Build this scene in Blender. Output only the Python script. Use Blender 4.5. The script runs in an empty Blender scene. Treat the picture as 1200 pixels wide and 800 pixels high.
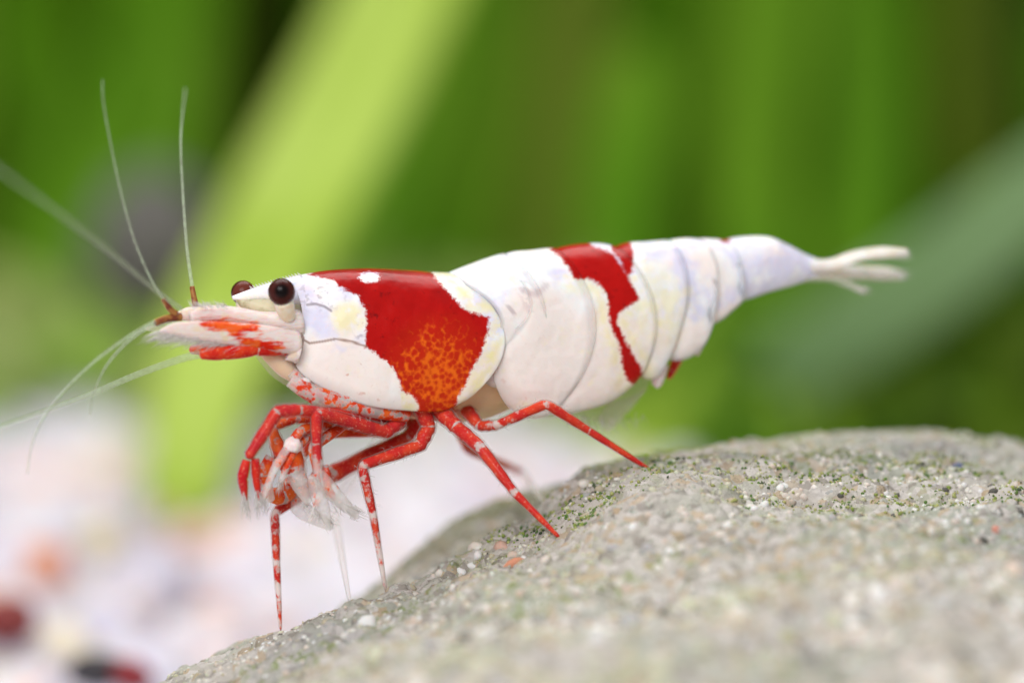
import bpy, math, random
import numpy as np
from mathutils import Vector, Matrix

random.seed(11)
rng = np.random.default_rng(11)
SC = bpy.context.scene
COL = SC.collection
SC.unit_settings.system = 'METRIC'
SC.unit_settings.scale_length = 0.01          # 1 unit = 1 centimetre: a shrimp about 2.7 cm long

# ------------------------------------------------------------------ camera
PITCH = math.radians(9.0)
DIST = 20.0
PX = 0.003                                     # centimetres per photograph pixel in the focal plane
FWD = np.array([0, math.cos(PITCH), -math.sin(PITCH)])
RIGHT = np.array([1.0, 0, 0])
UP = np.array([0, math.sin(PITCH), math.cos(PITCH)])
CAM = -FWD * DIST
cam_data = bpy.data.cameras.new('camera')
cam = bpy.data.objects.new('camera', cam_data)
COL.objects.link(cam)
cam.location = CAM
cam.rotation_euler = (math.pi / 2 - PITCH, 0, 0)
cam_data.sensor_width = 36
cam_data.lens = 36 * DIST / (1200 * PX)
cam_data.clip_start = 0.5
cam_data.clip_end = 400
cam_data.dof.use_dof = True
cam_data.dof.focus_distance = DIST - 0.19
cam_data.dof.aperture_fstop = 0.25
cam_data.dof.aperture_blades = 0
SC.camera = cam

# ------------------------------------------------------------------ world, lamps, exposure
world = bpy.data.worlds.new('World')
SC.world = world
world.use_nodes = True
world.node_tree.nodes['Background'].inputs[0].default_value = (0.95, 0.93, 0.93, 1)
world.node_tree.nodes['Background'].inputs[1].default_value = 0.40


def area_lamp(name, loc, target, size, power, color):
    d = bpy.data.lights.new(name, 'AREA')
    d.shape = 'RECTANGLE'
    d.size, d.size_y = size
    d.energy = power
    d.color = color
    o = bpy.data.objects.new(name, d)
    COL.objects.link(o)
    o.location = loc
    o.rotation_euler = (Vector(target) - Vector(loc)).to_track_quat('-Z', 'Y').to_euler()
    return o


area_lamp('tank_lamp', (-1, 12, 20), (0, 9.5, 0), (28, 16), 6000, (1.0, 0.98, 0.95))
area_lamp('flash_softbox', (-4, -13, 10), (0, 0, -0.4), (9, 7), 2250, (1.0, 0.965, 0.945))

SC.view_settings.view_transform = 'Standard'
SC.view_settings.look = 'None'
SC.view_settings.exposure = 0.0
SC.view_settings.gamma = 1.0
SC.render.engine = 'CYCLES'
SC.cycles.use_denoising = True
SC.cycles.max_bounces = 10
SC.cycles.transparent_max_bounces = 16
SC.cycles.sample_clamp_indirect = 6

# ------------------------------------------------------------------ geometry helpers


def ray(px, py):
    return FWD * DIST + RIGHT * ((px - 600) * PX) + UP * ((400 - py) * PX)


def at_depth(px, py, y):
    """world point seen at a photograph pixel, y centimetres behind the focal plane"""
    d = ray(px, py)
    return CAM + d * ((y - CAM[1]) / d[1])


def on_level(px, py, z):
    d = ray(px, py)
    return CAM + d * ((z - CAM[2]) / d[2])


YAW = math.radians(20)
ROOT = at_depth(480, 640, 0.0)
AX = np.array([math.cos(YAW), math.sin(YAW), 0])
AY = np.array([-math.sin(YAW), math.cos(YAW), 0])
AZ = np.array([0, 0, 1.0])
BAS = np.stack([AX, AY, AZ])                   # rows: shrimp axes in the world


def loc_of(w):
    return BAS @ (np.asarray(w) - ROOT)


def L(px, py, lat=0.0):
    """point in the shrimp's own frame: lengthwise x, sideways y (negative towards the near flank), up z"""
    o = loc_of(CAM)
    d = BAS @ ray(px, py)
    return o + d * ((lat - o[1]) / d[1])


def to_px(v):
    """photograph pixel of shrimp-frame points, taken on the near flank so both flanks carry one pattern"""
    v = np.array(v, float).copy()
    v[:, 1] = -np.abs(v[:, 1])
    w = v @ BAS + ROOT - CAM
    dep = w @ FWD
    return np.stack([600 + (w @ RIGHT) / dep * DIST / PX, 400 - (w @ UP) / dep * DIST / PX], 1)


def catmull(P, n, u=None):
    P = np.asarray(P, float)
    if P.ndim == 1:
        P = P[:, None]
    m = len(P)
    if u is None:
        u = np.linspace(0, m - 1, n)
    i = np.clip(u.astype(int), 0, m - 2)
    t = (u - i)[:, None]
    g = lambda k: P[np.clip(k, 0, m - 1)]
    p0, p1, p2, p3 = g(i - 1), g(i), g(i + 1), g(i + 2)
    p0 = np.where((i == 0)[:, None], 2 * p1 - p2, p0)
    p3 = np.where((i == m - 2)[:, None], 2 * p2 - p1, p3)
    return 0.5 * (2 * p1 + (p2 - p0) * t + (2 * p0 - 5 * p1 + 4 * p2 - p3) * t ** 2 + (3 * p1 - p0 - 3 * p2 + p3) * t ** 3)


def mesh_object(name, V, F, mat, parent=None, attrs=None, smooth=True, colors=None):
    me = bpy.data.meshes.new(name)
    if isinstance(F, np.ndarray):
        k = F.shape[1]
        me.vertices.add(len(V))
        me.vertices.foreach_set('co', np.asarray(V, np.float32).ravel())
        me.loops.add(F.size)
        me.loops.foreach_set('vertex_index', F.astype(np.int32).ravel())
        me.polygons.add(len(F))
        me.polygons.foreach_set('loop_start', np.arange(0, F.size, k, dtype=np.int32))
        me.update(calc_edges=True)
        me.validate()
    else:
        me.from_pydata([tuple(map(float, v)) for v in V], [], F)
    if smooth:
        me.polygons.foreach_set('use_smooth', np.ones(len(me.polygons), bool))
    for k, a in (attrs or {}).items():
        me.attributes.new(k, 'FLOAT', 'POINT').data.foreach_set('value', np.asarray(a, np.float32))
    if colors is not None:
        me.attributes.new('tint', 'FLOAT_COLOR', 'POINT').data.foreach_set('color', np.asarray(colors, np.float32).ravel())
    if mat:
        me.materials.append(mat)
    o = bpy.data.objects.new(name, me)
    COL.objects.link(o)
    if parent:
        o.parent = parent
    return o


def tag(o, label, category, group=None, kind=None):
    o['label'] = label
    o['category'] = category
    if group:
        o['group'] = group
    if kind:
        o['kind'] = kind
    return o


def grid_faces(nu, nt, closed=False):
    i, j = np.meshgrid(np.arange(nu - 1), np.arange(nt if closed else nt - 1), indexing='ij')
    j2 = (j + 1) % nt
    return np.stack([i * nt + j, i * nt + j2, (i + 1) * nt + j2, (i + 1) * nt + j], -1).reshape(-1, 4)


# ---- cheap value noise for geometry
def hash3(i, j, k, s=0):
    h = (i * 374761393 + j * 668265263 + k * 2147483647 + s * 974634777) & 0xFFFFFFFF
    h = ((h ^ (h >> 13)) * 1274126177) & 0xFFFFFFFF
    return ((h ^ (h >> 16)) & 0xFFFF) / 65535.0


def vnoise(P, s=0):
    P = np.asarray(P, float)
    if P.shape[1] == 2:
        P = np.concatenate([P, np.zeros((len(P), 1))], 1)
    i = np.floor(P).astype(np.int64)
    f = P - i
    f = f * f * (3 - 2 * f)
    r = 0
    for a in (0, 1):
        for b in (0, 1):
            for c in (0, 1):
                w = (f[:, 0] if a else 1 - f[:, 0]) * (f[:, 1] if b else 1 - f[:, 1]) * (f[:, 2] if c else 1 - f[:, 2])
                r = r + w * hash3(i[:, 0] + a, i[:, 1] + b, i[:, 2] + c, s)
    return r * 2 - 1


def fbm(P, oct=4, s=0):
    r, a = 0, 1
    for k in range(oct):
        r = r + a * vnoise(np.asarray(P) * 2 ** k + 17.3 * k, s + k)
        a *= 0.5
    return r


# ------------------------------------------------------------------ material helpers
class NT:
    def __init__(self, name):
        self.m = bpy.data.materials.new(name)
        self.m.use_nodes = True
        self.t = self.m.node_tree
        self.b = self.t.nodes['Principled BSDF']
        self.b.inputs['IOR'].default_value = 1.18   # seen through water: weak surface gloss
        self.b.inputs['Coat IOR'].default_value = 1.16

    def n(self, typ, **kw):
        x = self.t.nodes.new(typ)
        for k, v in kw.items():
            if k.startswith('_'):
                setattr(x, k[1:], v)
            else:
                self.sock(x, k, v)
        return x

    def sock(self, node, key, v):
        s = node.inputs[int(key[1:])] if key[0] == 'i' and key[1:].isdigit() else node.inputs[key.replace('_', ' ')]
        if hasattr(v, 'is_output') or isinstance(v, bpy.types.NodeSocket):
            self.t.links.new(v, s)
        else:
            s.default_value = v

    def attr(self, name, out='Fac'):
        return self.n('ShaderNodeAttribute', _attribute_name=name).outputs[out]

    def math(self, op, a, b=0.0, c=0.0, clamp=False):
        x = self.n('ShaderNodeMath', _operation=op, _use_clamp=clamp)
        for k, v in enumerate((a, b, c)):
            self.sock(x, f'i{k}', v)
        return x.outputs[0]

    def mix(self, f, a, b, blend='MIX'):
        x = self.n('ShaderNodeMix', _data_type='RGBA', _blend_type=blend)
        self.sock(x, 'i0', f)
        for k, v in ((6, a), (7, b)):
            if isinstance(v, tuple):
                v = (*v, 1.0)[:4]
            self.sock(x, f'i{k}', v)
        return x.outputs[2]

    def step(self, v, lo, hi):
        x = self.n('ShaderNodeMapRange', _interpolation_type='SMOOTHSTEP')
        self.sock(x, 'i0', v)
        x.inputs[1].default_value, x.inputs[2].default_value = lo, hi
        return x.outputs[0]

    def noise(self, scale, detail=3.0, rough=0.5, vec=None):
        x = self.n('ShaderNodeTexNoise', Scale=scale, Detail=detail, Roughness=rough)
        if vec is None:
            vec = self.coord()
        self.t.links.new(vec, x.inputs['Vector'])
        return x.outputs[0]

    def voronoi(self, scale, feature='F1', out='Distance', rnd=1.0):
        x = self.n('ShaderNodeTexVoronoi', _feature=feature, Scale=scale, Randomness=rnd)
        self.t.links.new(self.coord(), x.inputs['Vector'])
        return x.outputs[out]

    def coord(self):
        if not hasattr(self, '_c'):
            self._c = self.n('ShaderNodeTexCoord').outputs['Object']
        return self._c

    def bump(self, h, strength=0.3, dist=0.01):
        x = self.n('ShaderNodeBump', Strength=strength, Distance=dist, Height=h)
        self.t.links.new(x.outputs[0], self.b.inputs['Normal'])

    def set(self, **kw):
        for k, v in kw.items():
            if isinstance(v, tuple) and len(v) == 3 and 'Color' in k or k in ('Specular_Tint',):
                v = (*v, 1.0)
            self.sock(self.b, k, v)
        return self


def mat_shell():
    m = NT('shrimp_shell')
    rag = m.noise(75, 4, 0.72)
    sd = m.attr('red')
    edge = m.math('ADD', sd, m.math('MULTIPLY', m.math('SUBTRACT', rag, 0.5), 13.0))
    redf = m.step(edge, -2.2, 1.8)
    # pigment under the red: deep red above, amber with red dots low on the flank
    cells = m.voronoi(52)
    cells2 = m.noise(46, 4, 0.65)
    dots = m.step(m.math('ADD', m.math('ADD', m.math('MULTIPLY', cells, 0.7), cells2), m.math('MULTIPLY', m.attr('amber'), 0.40)), 1.00, 1.48)
    amber = m.math('MULTIPLY', m.step(m.attr('amber'), 0.0, 0.6), dots)
    red = m.mix(m.noise(12, 3), (0.40, 0.003, 0.003), (0.54, 0.006, 0.004))
    dark = m.step(m.noise(24, 5, 0.7), 0.57, 0.70)
    red = m.mix(m.math('MULTIPLY', m.attr('deep'), m.step(m.noise(8, 4, 0.6), 0.25, 0.65)), red, (0.27, 0.002, 0.003))
    red = m.mix(m.math('MULTIPLY', dark, 0.65), red, (0.13, 0.002, 0.003))
    red = m.mix(m.math('MULTIPLY', m.attr('amber'), 0.8), red, (0.58, 0.036, 0.004))
    red = m.mix(amber, red, (0.80, 0.15, 0.007))
    # white pigment: cream, pink and lilac drifts, tiny specks
    white = m.mix(m.step(m.math('ADD', m.noise(5, 3), m.math('MULTIPLY', m.attr('warm'), 0.30)), 0.42, 0.74), (0.93, 0.90, 0.92), (0.96, 0.81, 0.78))
    white = m.mix(m.math('MULTIPLY', m.step(m.math('SUBTRACT', m.noise(7.5, 3), m.math('MULTIPLY', m.attr('warm'), 0.22)), 0.45, 0.62), 0.85), white, (0.70, 0.70, 0.90))
    white = m.mix(m.math('MULTIPLY', m.step(m.noise(11, 4, 0.6), 0.58, 0.74), 0.5), white, (0.94, 0.82, 0.52))
    white = m.mix(m.math('MULTIPLY', m.step(m.noise(36, 4, 0.7), 0.55, 0.75), 0.35), white, (0.86, 0.66, 0.60))
    white = m.mix(m.math('MULTIPLY', m.step(m.noise(60, 3, 0.7), 0.58, 0.76), 0.30), white, (0.72, 0.55, 0.50))
    yel = m.math('MULTIPLY', m.attr('yellow'), m.step(m.noise(22, 3, 0.6), 0.30, 0.60))
    white = m.mix(m.math('MULTIPLY', yel, 0.75), white, (0.93, 0.80, 0.38))
    fleck = m.math('MULTIPLY', m.attr('fleck'), m.step(m.noise(40, 3, 0.6), 0.52, 0.60))
    white = m.mix(m.math('MULTIPLY', fleck, 0.45), white, (0.30, 0.28, 0.36))
    brown = m.math('MULTIPLY', m.attr('freckle'), m.step(m.noise(24, 2, 0.5), 0.66, 0.72))
    white = m.mix(m.math('MULTIPLY', brown, 0.6), white, (0.55, 0.22, 0.14))
    col = m.mix(redf, white, red)
    col = m.mix(m.attr('suture'), col, (0.20, 0.11, 0.07))
    col = m.mix(m.attr('crease'), col, (0.32, 0.29, 0.34))
    m.set(Base_Color=col, Roughness=0.34, Subsurface_Weight=0.65, Subsurface_Scale=0.035)
    m.b.inputs['Subsurface Radius'].default_value = (1.0, 0.62, 0.5)
    m.b.inputs['Coat Weight'].default_value = 0.6
    m.b.inputs['Coat IOR'].default_value = 1.22
    m.b.inputs['Coat Roughness'].default_value = 0.12
    m.sock(m.b, 'Alpha', m.math('SUBTRACT', 1.0, m.math('MULTIPLY', m.attr('rim'), 0.55)))
    h = m.math('ADD', m.math('MULTIPLY', m.noise(60, 2, 0.5), 0.35), m.math('MULTIPLY', m.noise(9, 2), 9.0))
    m.bump(h, 0.22, 0.010)
    return m.m


def mat_limb(name, red1, red2, pale, alpha_pale, rough=0.3):
    m = NT(name)
    p = m.attr('pale')
    n = m.math('SUBTRACT', m.noise(30, 4, 0.65), 0.5)
    f = m.step(m.math('ADD', p, m.math('MULTIPLY', n, 1.7)), 0.36, 0.64)
    red = m.mix(m.step(m.noise(16, 2), 0.42, 0.6), red1, red2)
    gr = m.step(m.noise(110, 2, 0.6), 0.56, 0.74)
    red = m.mix(m.math('MULTIPLY', gr, 0.40), red, (0.85, 0.48, 0.30))
    col = m.mix(f, red, pale)
    alpha = m.math('SUBTRACT', 1.0, m.math('MULTIPLY', f, 1 - alpha_pale))
    m.set(Base_Color=col, Roughness=rough, Alpha=alpha, Subsurface_Weight=0.25, Subsurface_Scale=0.03)
    m.b.inputs['Coat Weight'].default_value = 0.4
    m.b.inputs['Coat Roughness'].default_value = 0.15
    m.bump(m.noise(70, 3, 0.6), 0.3, 0.008)
    return m.m


def mat_plain(name, col, rough=0.4, alpha=1.0, sss=0.0, nscale=0, col2=None, coat=0.0, bump=0.0, trans=0.0):
    m = NT(name)
    c = (*col, 1.0)
    if nscale:
        c = m.mix(m.step(m.noise(nscale, 4, 0.6), 0.38, 0.64), col, col2)
    m.set(Base_Color=c, Roughness=rough, Alpha=alpha, Subsurface_Weight=sss, Subsurface_Scale=0.04)
    m.b.inputs['Coat Weight'].default_value = coat
    m.b.inputs['Transmission Weight'].default_value = trans
    if bump:
        m.bump(m.noise(nscale * 2 or 30, 4, 0.6), 0.5, bump)
    return m.m


def mat_leaf(name, c1, c2, thru):
    m = NT(name)
    sep = m.n('ShaderNodeMapping')
    m.t.links.new(m.coord(), sep.inputs[0])
    sep.inputs['Scale'].default_value = (1.0, 1.0, 0.25)
    f = m.noise(1.1, 3, 0.5, sep.outputs[0])
    col = m.mix(m.step(f, 0.35, 0.66), c1, c2)
    m.set(Base_Color=col, Roughness=0.45)
    tr = m.n('ShaderNodeBsdfTranslucent')
    m.t.links.new(col, tr.inputs[0])
    mx = m.n('ShaderNodeMixShader')
    mx.inputs[0].default_value = thru
    m.t.links.new(m.b.outputs[0], mx.inputs[1])
    m.t.links.new(tr.outputs[0], mx.inputs[2])
    m.t.links.new(mx.outputs[0], m.t.nodes['Material Output'].inputs[0])
    m.bump(m.noise(6, 3), 0.3, 0.05)
    return m.m


def mat_tinted(name, rough=0.4, sss=0.0, nscale=30, spread=0.35, bump=0.004, coat=0.0):
    """colour of each grain or pebble comes with the piece"""
    m = NT(name)
    t = m.attr('tint', 'Color')
    col = m.mix(m.math('MULTIPLY', m.noise(nscale, 4, 0.65), spread), t, (0.30, 0.28, 0.22))
    m.set(Base_Color=col, Roughness=rough, Subsurface_Weight=sss, Subsurface_Scale=0.03)
    m.b.inputs['Coat Weight'].default_value = coat
    m.bump(m.noise(nscale * 2, 3), 0.4, bump)
    return m.m


def mat_stone():
    m = NT('sandstone')
    cells = m.voronoi(26, out='Color')
    sep = m.n('ShaderNodeSeparateColor')
    m.t.links.new(cells, sep.inputs[0])
    a, b, c = sep.outputs
    base = m.mix(m.step(m.noise(1.6, 4, 0.6), 0.40, 0.62), (0.53, 0.50, 0.46), (0.42, 0.44, 0.37))
    col = m.mix(m.step(a, 0.55, 0.75), base, (0.60, 0.57, 0.54))
    col = m.mix(m.math('MULTIPLY', m.step(b, 0.70, 0.85), 0.7), col, (0.28, 0.25, 0.22))
    col = m.mix(m.math('MULTIPLY', m.step(c, 0.82, 0.9), 0.6), col, (0.52, 0.38, 0.22))
    algae = m.math('MULTIPLY', m.step(m.noise(2.2, 4, 0.6), 0.47, 0.66), m.step(m.noise(19, 4, 0.7), 0.48, 0.62))
    col = m.mix(m.math('MULTIPLY', m.step(m.noise(1.3, 3, 0.55), 0.52, 0.68), 0.45), col, (0.33, 0.33, 0.35))
    col = m.mix(m.math('MULTIPLY', algae, 0.9), col, (0.22, 0.29, 0.07))
    back = m.attr('film')
    col = m.mix(m.math('MULTIPLY', back, m.step(m.noise(5, 4, 0.6), 0.36, 0.62)), col, (0.20, 0.22, 0.08))
    m.set(Base_Color=col, Roughness=0.62)
    d = m.voronoi(26)
    h = m.math('ADD', m.math('MULTIPLY', d, -1.0), m.math('MULTIPLY', m.noise(70, 4, 0.7), 0.8))
    m.bump(h, 0.7, 0.03)
    return m.m


M = {
    'shell': mat_shell(),
    'leg': mat_limb('leg_red', (0.56, 0.016, 0.012), (0.66, 0.050, 0.015), (0.86, 0.74, 0.70), 0.62),
    'claw': mat_limb('claw_red', (0.52, 0.012, 0.018), (0.62, 0.032, 0.018), (0.88, 0.80, 0.76), 0.42),
    'glass': mat_limb('clear_limb', (0.66, 0.045, 0.012), (0.78, 0.13, 0.02), (0.95, 0.91, 0.89), 0.34),
    'whip': mat_plain('antenna', (0.60, 0.74, 0.52), 0.35, 0.28, 0.0, 60, (0.42, 0.44, 0.36), 0.3),
    'whip_dark': mat_plain('antenna_base', (0.20, 0.05, 0.03), 0.35, 1.0, 0.1, 40, (0.36, 0.17, 0.05), 0.3),
    'seta': mat_plain('seta', (0.92, 0.90, 0.88), 0.4, 0.36),
    'clear': mat_plain('clear_fin', (0.90, 0.87, 0.82), 0.35, 0.20, 0.1, 14, (0.80, 0.76, 0.66), 0.3),
    'ball': mat_plain('white_knob', (0.88, 0.80, 0.80), 0.35, 1.0, 0.4, 60, (0.84, 0.70, 0.70), 0.4, 0.004),
    'stone': mat_stone(),
    'grain': mat_tinted('grain', 0.30, 0.15, 40, 0.35, 0.004, 0.2),
    'pebble': mat_tinted('pebble', 0.4, 0.1, 9, 0.25, 0.01),
}


def mat_eye():
    m = NT('compound_eye')
    f = m.attr('pupil')
    col = m.mix(m.step(f, 0.74, 0.95), (0.055, 0.012, 0.010), (0.005, 0.003, 0.003))
    col = m.mix(m.step(f, 0.35, -0.05), col, (0.13, 0.03, 0.02))
    m.set(Base_Color=col, Roughness=0.22)
    m.b.inputs['Coat Weight'].default_value = 0.6
    m.b.inputs['Coat Roughness'].default_value = 0.1
    x = m.voronoi(190)
    m.bump(x, 0.15, 0.004)
    return m.m


M['eye'] = mat_eye()


def mat_skin():
    m = NT('clear_skin')
    m.set(Base_Color=(0.92, 0.86, 0.84), Roughness=0.15)
    m.b.inputs['IOR'].default_value = 1.33
    fr = m.n('ShaderNodeFresnel', IOR=1.22)
    tr = m.n('ShaderNodeBsdfTransparent')
    mx = m.n('ShaderNodeMixShader')
    m.t.links.new(m.math('ADD', m.math('MULTIPLY', fr.outputs[0], 0.42), 0.01, clamp=True), mx.inputs[0])
    m.t.links.new(tr.outputs[0], mx.inputs[1])
    m.t.links.new(m.b.outputs[0], mx.inputs[2])
    m.t.links.new(mx.outputs[0], m.t.nodes['Material Output'].inputs[0])
    return m.m


M['skin'] = mat_skin()
M['clear_leg'] = mat_limb('clear_leg', (0.66, 0.045, 0.012), (0.78, 0.13, 0.02), (0.88, 0.85, 0.86), 0.12)


def mat_core():
    m = NT('soft_body')
    n = m.noise(18, 4, 0.65)
    r = m.math('MULTIPLY', m.attr('blush'), m.step(n, 0.34, 0.56))
    col = m.mix(m.noise(9, 3), (0.86, 0.58, 0.30), (0.88, 0.66, 0.46))
    pink = m.mix(m.step(m.noise(26, 3, 0.6), 0.42, 0.6), (0.52, 0.030, 0.020), (0.70, 0.24, 0.18))
    col = m.mix(r, col, pink)
    m.set(Base_Color=col, Roughness=0.3, Subsurface_Weight=0.4, Subsurface_Scale=0.05)
    m.b.inputs['Coat Weight'].default_value = 0.4
    m.bump(m.noise(40, 3), 0.3, 0.012)
    return m.m


M['core'] = mat_core()


def mat_feeler():
    m = NT('feeler_shell')
    sd = m.attr('red')
    st = m.n('ShaderNodeMapping')
    m.t.links.new(m.coord(), st.inputs[0])
    st.inputs['Scale'].default_value = (0.35, 1.0, 1.6)
    streak = m.noise(70, 3, 0.6, st.outputs[0])
    e = m.math('ADD', sd, m.math('MULTIPLY', m.math('SUBTRACT', streak, 0.5), 22.0))
    f = m.step(e, -3.5, 3.5)
    white = m.mix(m.step(streak, 0.38, 0.62), (0.93, 0.86, 0.85), (0.90, 0.72, 0.68))
    white = m.mix(m.math('MULTIPLY', m.step(m.noise(20, 3), 0.54, 0.68), 0.6), white, (0.92, 0.76, 0.50))
    red = m.mix(m.step(m.noise(24, 3), 0.42, 0.62), (0.66, 0.018, 0.006), (0.80, 0.13, 0.02))
    col = m.mix(f, white, red)
    al = m.math('ADD', m.math('MULTIPLY', f, 0.25), m.math('ADD', 0.62, m.math('MULTIPLY', streak, 0.25)), clamp=True)
    m.set(Base_Color=col, Roughness=0.3, Alpha=al, Subsurface_Weight=0.4, Subsurface_Scale=0.02)
    m.b.inputs['Coat Weight'].default_value = 0.5
    m.b.inputs['Coat Roughness'].default_value = 0.15
    m.bump(streak, 0.5, 0.012)
    return m.m


M['feeler'] = mat_feeler()

# ------------------------------------------------------------------ the place: gravel floor and tank back
GROUND_Z = -2.0


def lumpy(nv=1):
    import bmesh
    bm = bmesh.new()
    bmesh.ops.create_icosphere(bm, subdivisions=nv, radius=1)
    V = np.array([v.co[:] for v in bm.verts])
    F = np.array([[v.index for v in f.verts] for f in bm.faces])
    bm.free()
    return V, F


ICO1 = lumpy(1)
ICO2 = lumpy(2)
ICO3 = lumpy(3)


def scatter(name, base, C, R, tints, mat, parent=None, jitter=0.25, smooth=False, squash=(0.6, 1.0)):
    """many lumps in one mesh: centres C, radii R, colours tints"""
    V0, F0 = base
    n, k = len(C), len(V0)
    q = rng.normal(size=(n, 4))
    q /= np.linalg.norm(q, axis=1)[:, None]
    w, x, y, z = q.T
    Rm = np.stack([1 - 2 * (y * y + z * z), 2 * (x * y - z * w), 2 * (x * z + y * w), 2 * (x * y + z * w), 1 - 2 * (x * x + z * z),
                   2 * (y * z - x * w), 2 * (x * z - y * w), 2 * (y * z + x * w), 1 - 2 * (x * x + y * y)], -1).reshape(n, 3, 3)
    S = rng.uniform(squash[0], squash[1], (n, 1, 3))
    V = V0[None] * (1 + rng.uniform(-jitter, jitter, (n, k, 1))) * S * R[:, None, None]
    V = np.einsum('nij,nkj->nki', Rm, V) + C[:, None, :]
    F = (F0[None] + (np.arange(n) * k)[:, None, None]).reshape(-1, 3)
    T = np.concatenate([np.repeat(tints, k, 0), np.ones((n * k, 1))], 1)
    return mesh_object(name, V.reshape(-1, 3), F, mat, parent, smooth=smooth, colors=T)


def palette(n, cols, probs, vary=0.12):
    cols = np.array(cols)
    c = cols[rng.choice(len(cols), n, p=np.array(probs) / sum(probs))]
    return np.clip(c * rng.uniform(1 - vary, 1 + vary, (n, 1)), 0, 0.95)


# floor sheet, gently uneven
gx, gy = np.meshgrid(np.linspace(-40, 40, 81), np.linspace(-12, 60, 73), indexing='ij')
gz = GROUND_Z - 0.10 + 0.10 * fbm(np.stack([gx.ravel(), gy.ravel()], 1) * 0.25, 3, 5)
V = np.stack([gx.ravel(), gy.ravel(), gz], 1)
bed = mesh_object('gravel_bed', V, grid_faces(81, 73)[:, ::-1], mat_plain('pale_sand', (0.62, 0.58, 0.62), 0.7, 1, 0, 3, (0.74, 0.70, 0.73), 0, 0.05))
bed['kind'] = 'structure'
tag(bed, 'bed of pale lilac sand under the gravel', 'ground')
n = 9000
C = np.stack([rng.uniform(-10, 10, n), rng.uniform(0.5, 17, n), np.zeros(n)], 1)
C[:, 2] = GROUND_Z - 0.05 + rng.uniform(-0.06, 0.12, n)
R = rng.uniform(0.10, 0.28, n)
C[:, 2] -= R * 0.35
keep = ~((C[:, 0] > 0.9) & (C[:, 1] > 7.2))      # planted corner: no loose gravel
C, R = C[keep], R[keep]
n = len(C)
T = palette(n, [(0.82, 0.79, 0.87), (0.68, 0.66, 0.80), (0.80, 0.70, 0.74), (0.80, 0.73, 0.58), (0.80, 0.50, 0.40), (0.42, 0.38, 0.46), (0.66, 0.62, 0.74)],
            [40, 18, 10, 5, 4.0, 2.5, 14])
g = scatter('gravel', ICO1, C, R, T, M['pebble'], smooth=True)
tag(g, 'loose pale white and lilac gravel covering the tank floor', 'gravel', kind='stuff')

back = mesh_object('tank_background', [(-50, 24, -6), (50, 24, -6), (50, 26, 34), (-50, 26, 34)], [(0, 1, 2, 3)],
                   mat_plain('dark_algae_back', (0.020, 0.045, 0.006), 0.9, 1, 0, 0.10, (0.035, 0.060, 0.012)))
tag(back, 'dark olive green rear wall of the aquarium', 'background', kind='structure')


def pebble(px, py, rpx, col, label, squash=(1, 0.8, 0.6), rot=0.0):
    p = on_level(px, py, GROUND_Z + 0.2)
    sc = np.linalg.norm(p - CAM) / DIST * PX
    V0, F0 = ICO3
    V = V0 * (1 + 0.22 * fbm(V0 * 1.3 + px, 3, 3))[:, None] * np.array(squash) * rpx * sc
    o = mesh_object('pebble', V, F0, M['pebble'], colors=np.tile([*col, 1], (len(V), 1)))
    o.location = p
    o.rotation_euler = (0, 0, rot)
    tag(o, label, 'pebble', 'coloured pebbles lying on the pale gravel')
    return o


pebble(8, 728, 38, (0.22, 0.018, 0.024), 'dark crimson pebble lying alone on pale gravel', (1, 0.8, 0.75), 0.3)
pebble(112, 786, 36, (0.030, 0.028, 0.045), 'blackish pebble touching a small crimson pebble on the gravel', (1, 0.9, 0.6), 0.5)
pebble(156, 792, 24, (0.28, 0.016, 0.035), 'small crimson pebble touching a blackish pebble on the gravel', (1, 0.8, 0.9))
pebble(58, 662, 27, (0.80, 0.33, 0.18), 'bright orange pebble lying on pale gravel', (1, 0.8, 0.95), 0.8)
pebble(118, 632, 24, (0.82, 0.74, 0.44), 'cream yellow pebble lying on pale gravel', (1, 0.9, 1))
pebble(222, 632, 22, (0.80, 0.52, 0.42), 'salmon pink pebble lying on pale gravel', (1, 0.9, 0.8))

V = ICO3[0] * (1 + 0.25 * fbm(ICO3[0] * 1.2, 4, 9))[:, None] * np.array([0.38, 0.4, 1.0])
bs = mesh_object('background_stone', V, ICO3[1], mat_plain('grey_rock', (0.12, 0.115, 0.11), 0.8, 1, 0, 3, (0.19, 0.18, 0.17), 0, 0.05))
top = at_depth(175, 200, 12.0)
bs.location = (top[0], top[1], (top[2] + GROUND_Z) / 2)
bs.scale = (1, 1, (top[2] - GROUND_Z) / 2)
tag(bs, 'tall dark grey stone standing among the leaves beyond the gravel', 'stone')

# ------------------------------------------------------------------ the stone
PTS = []                                        # (photograph pixel, depth) or (world x, y, z)


def cp(px, py, y):
    PTS.append(at_depth(px, py, y - 0.28 if y >= 0 else y))


for px, py in [(140, 808), (250, 770), (330, 741), (400, 714), (450, 692), (550, 662), (640, 634), (672, 612), (705, 585), (762, 566), (850, 572), (950, 580), (1100, 586), (1260, 592), (1420, 600)]:
    cp(px, py, 0.0)
for px, py in [(655, 590), (672, 565), (700, 556), (762, 548), (850, 548), (1000, 552), (1200, 560)]:
    cp(px, py, 0.30)
for px, py in [(668, 552), (700, 541), (760, 528), (850, 522)]:
    cp(px, py, 0.75)
for px, py in [(915, 516), (990, 507), (1050, 511), (1140, 519), (1220, 532), (1400, 545)]:
    cp(px, py, 1.3)
for px, py in [(650, 580), (615, 583), (580, 591), (525, 616), (480, 651), (440, 683)]:
    cp(px, py, 1.25)
for px, py in [(622, 616), (590, 625), (545, 642), (490, 670), (440, 694), (400, 714), (330, 765), (220, 822), (120, 860)]:
    cp(px, py, 0.75)
for px, py in [(637, 602), (641, 588), (648, 572), (658, 560)]:
    cp(px, py, 0.34)
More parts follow.
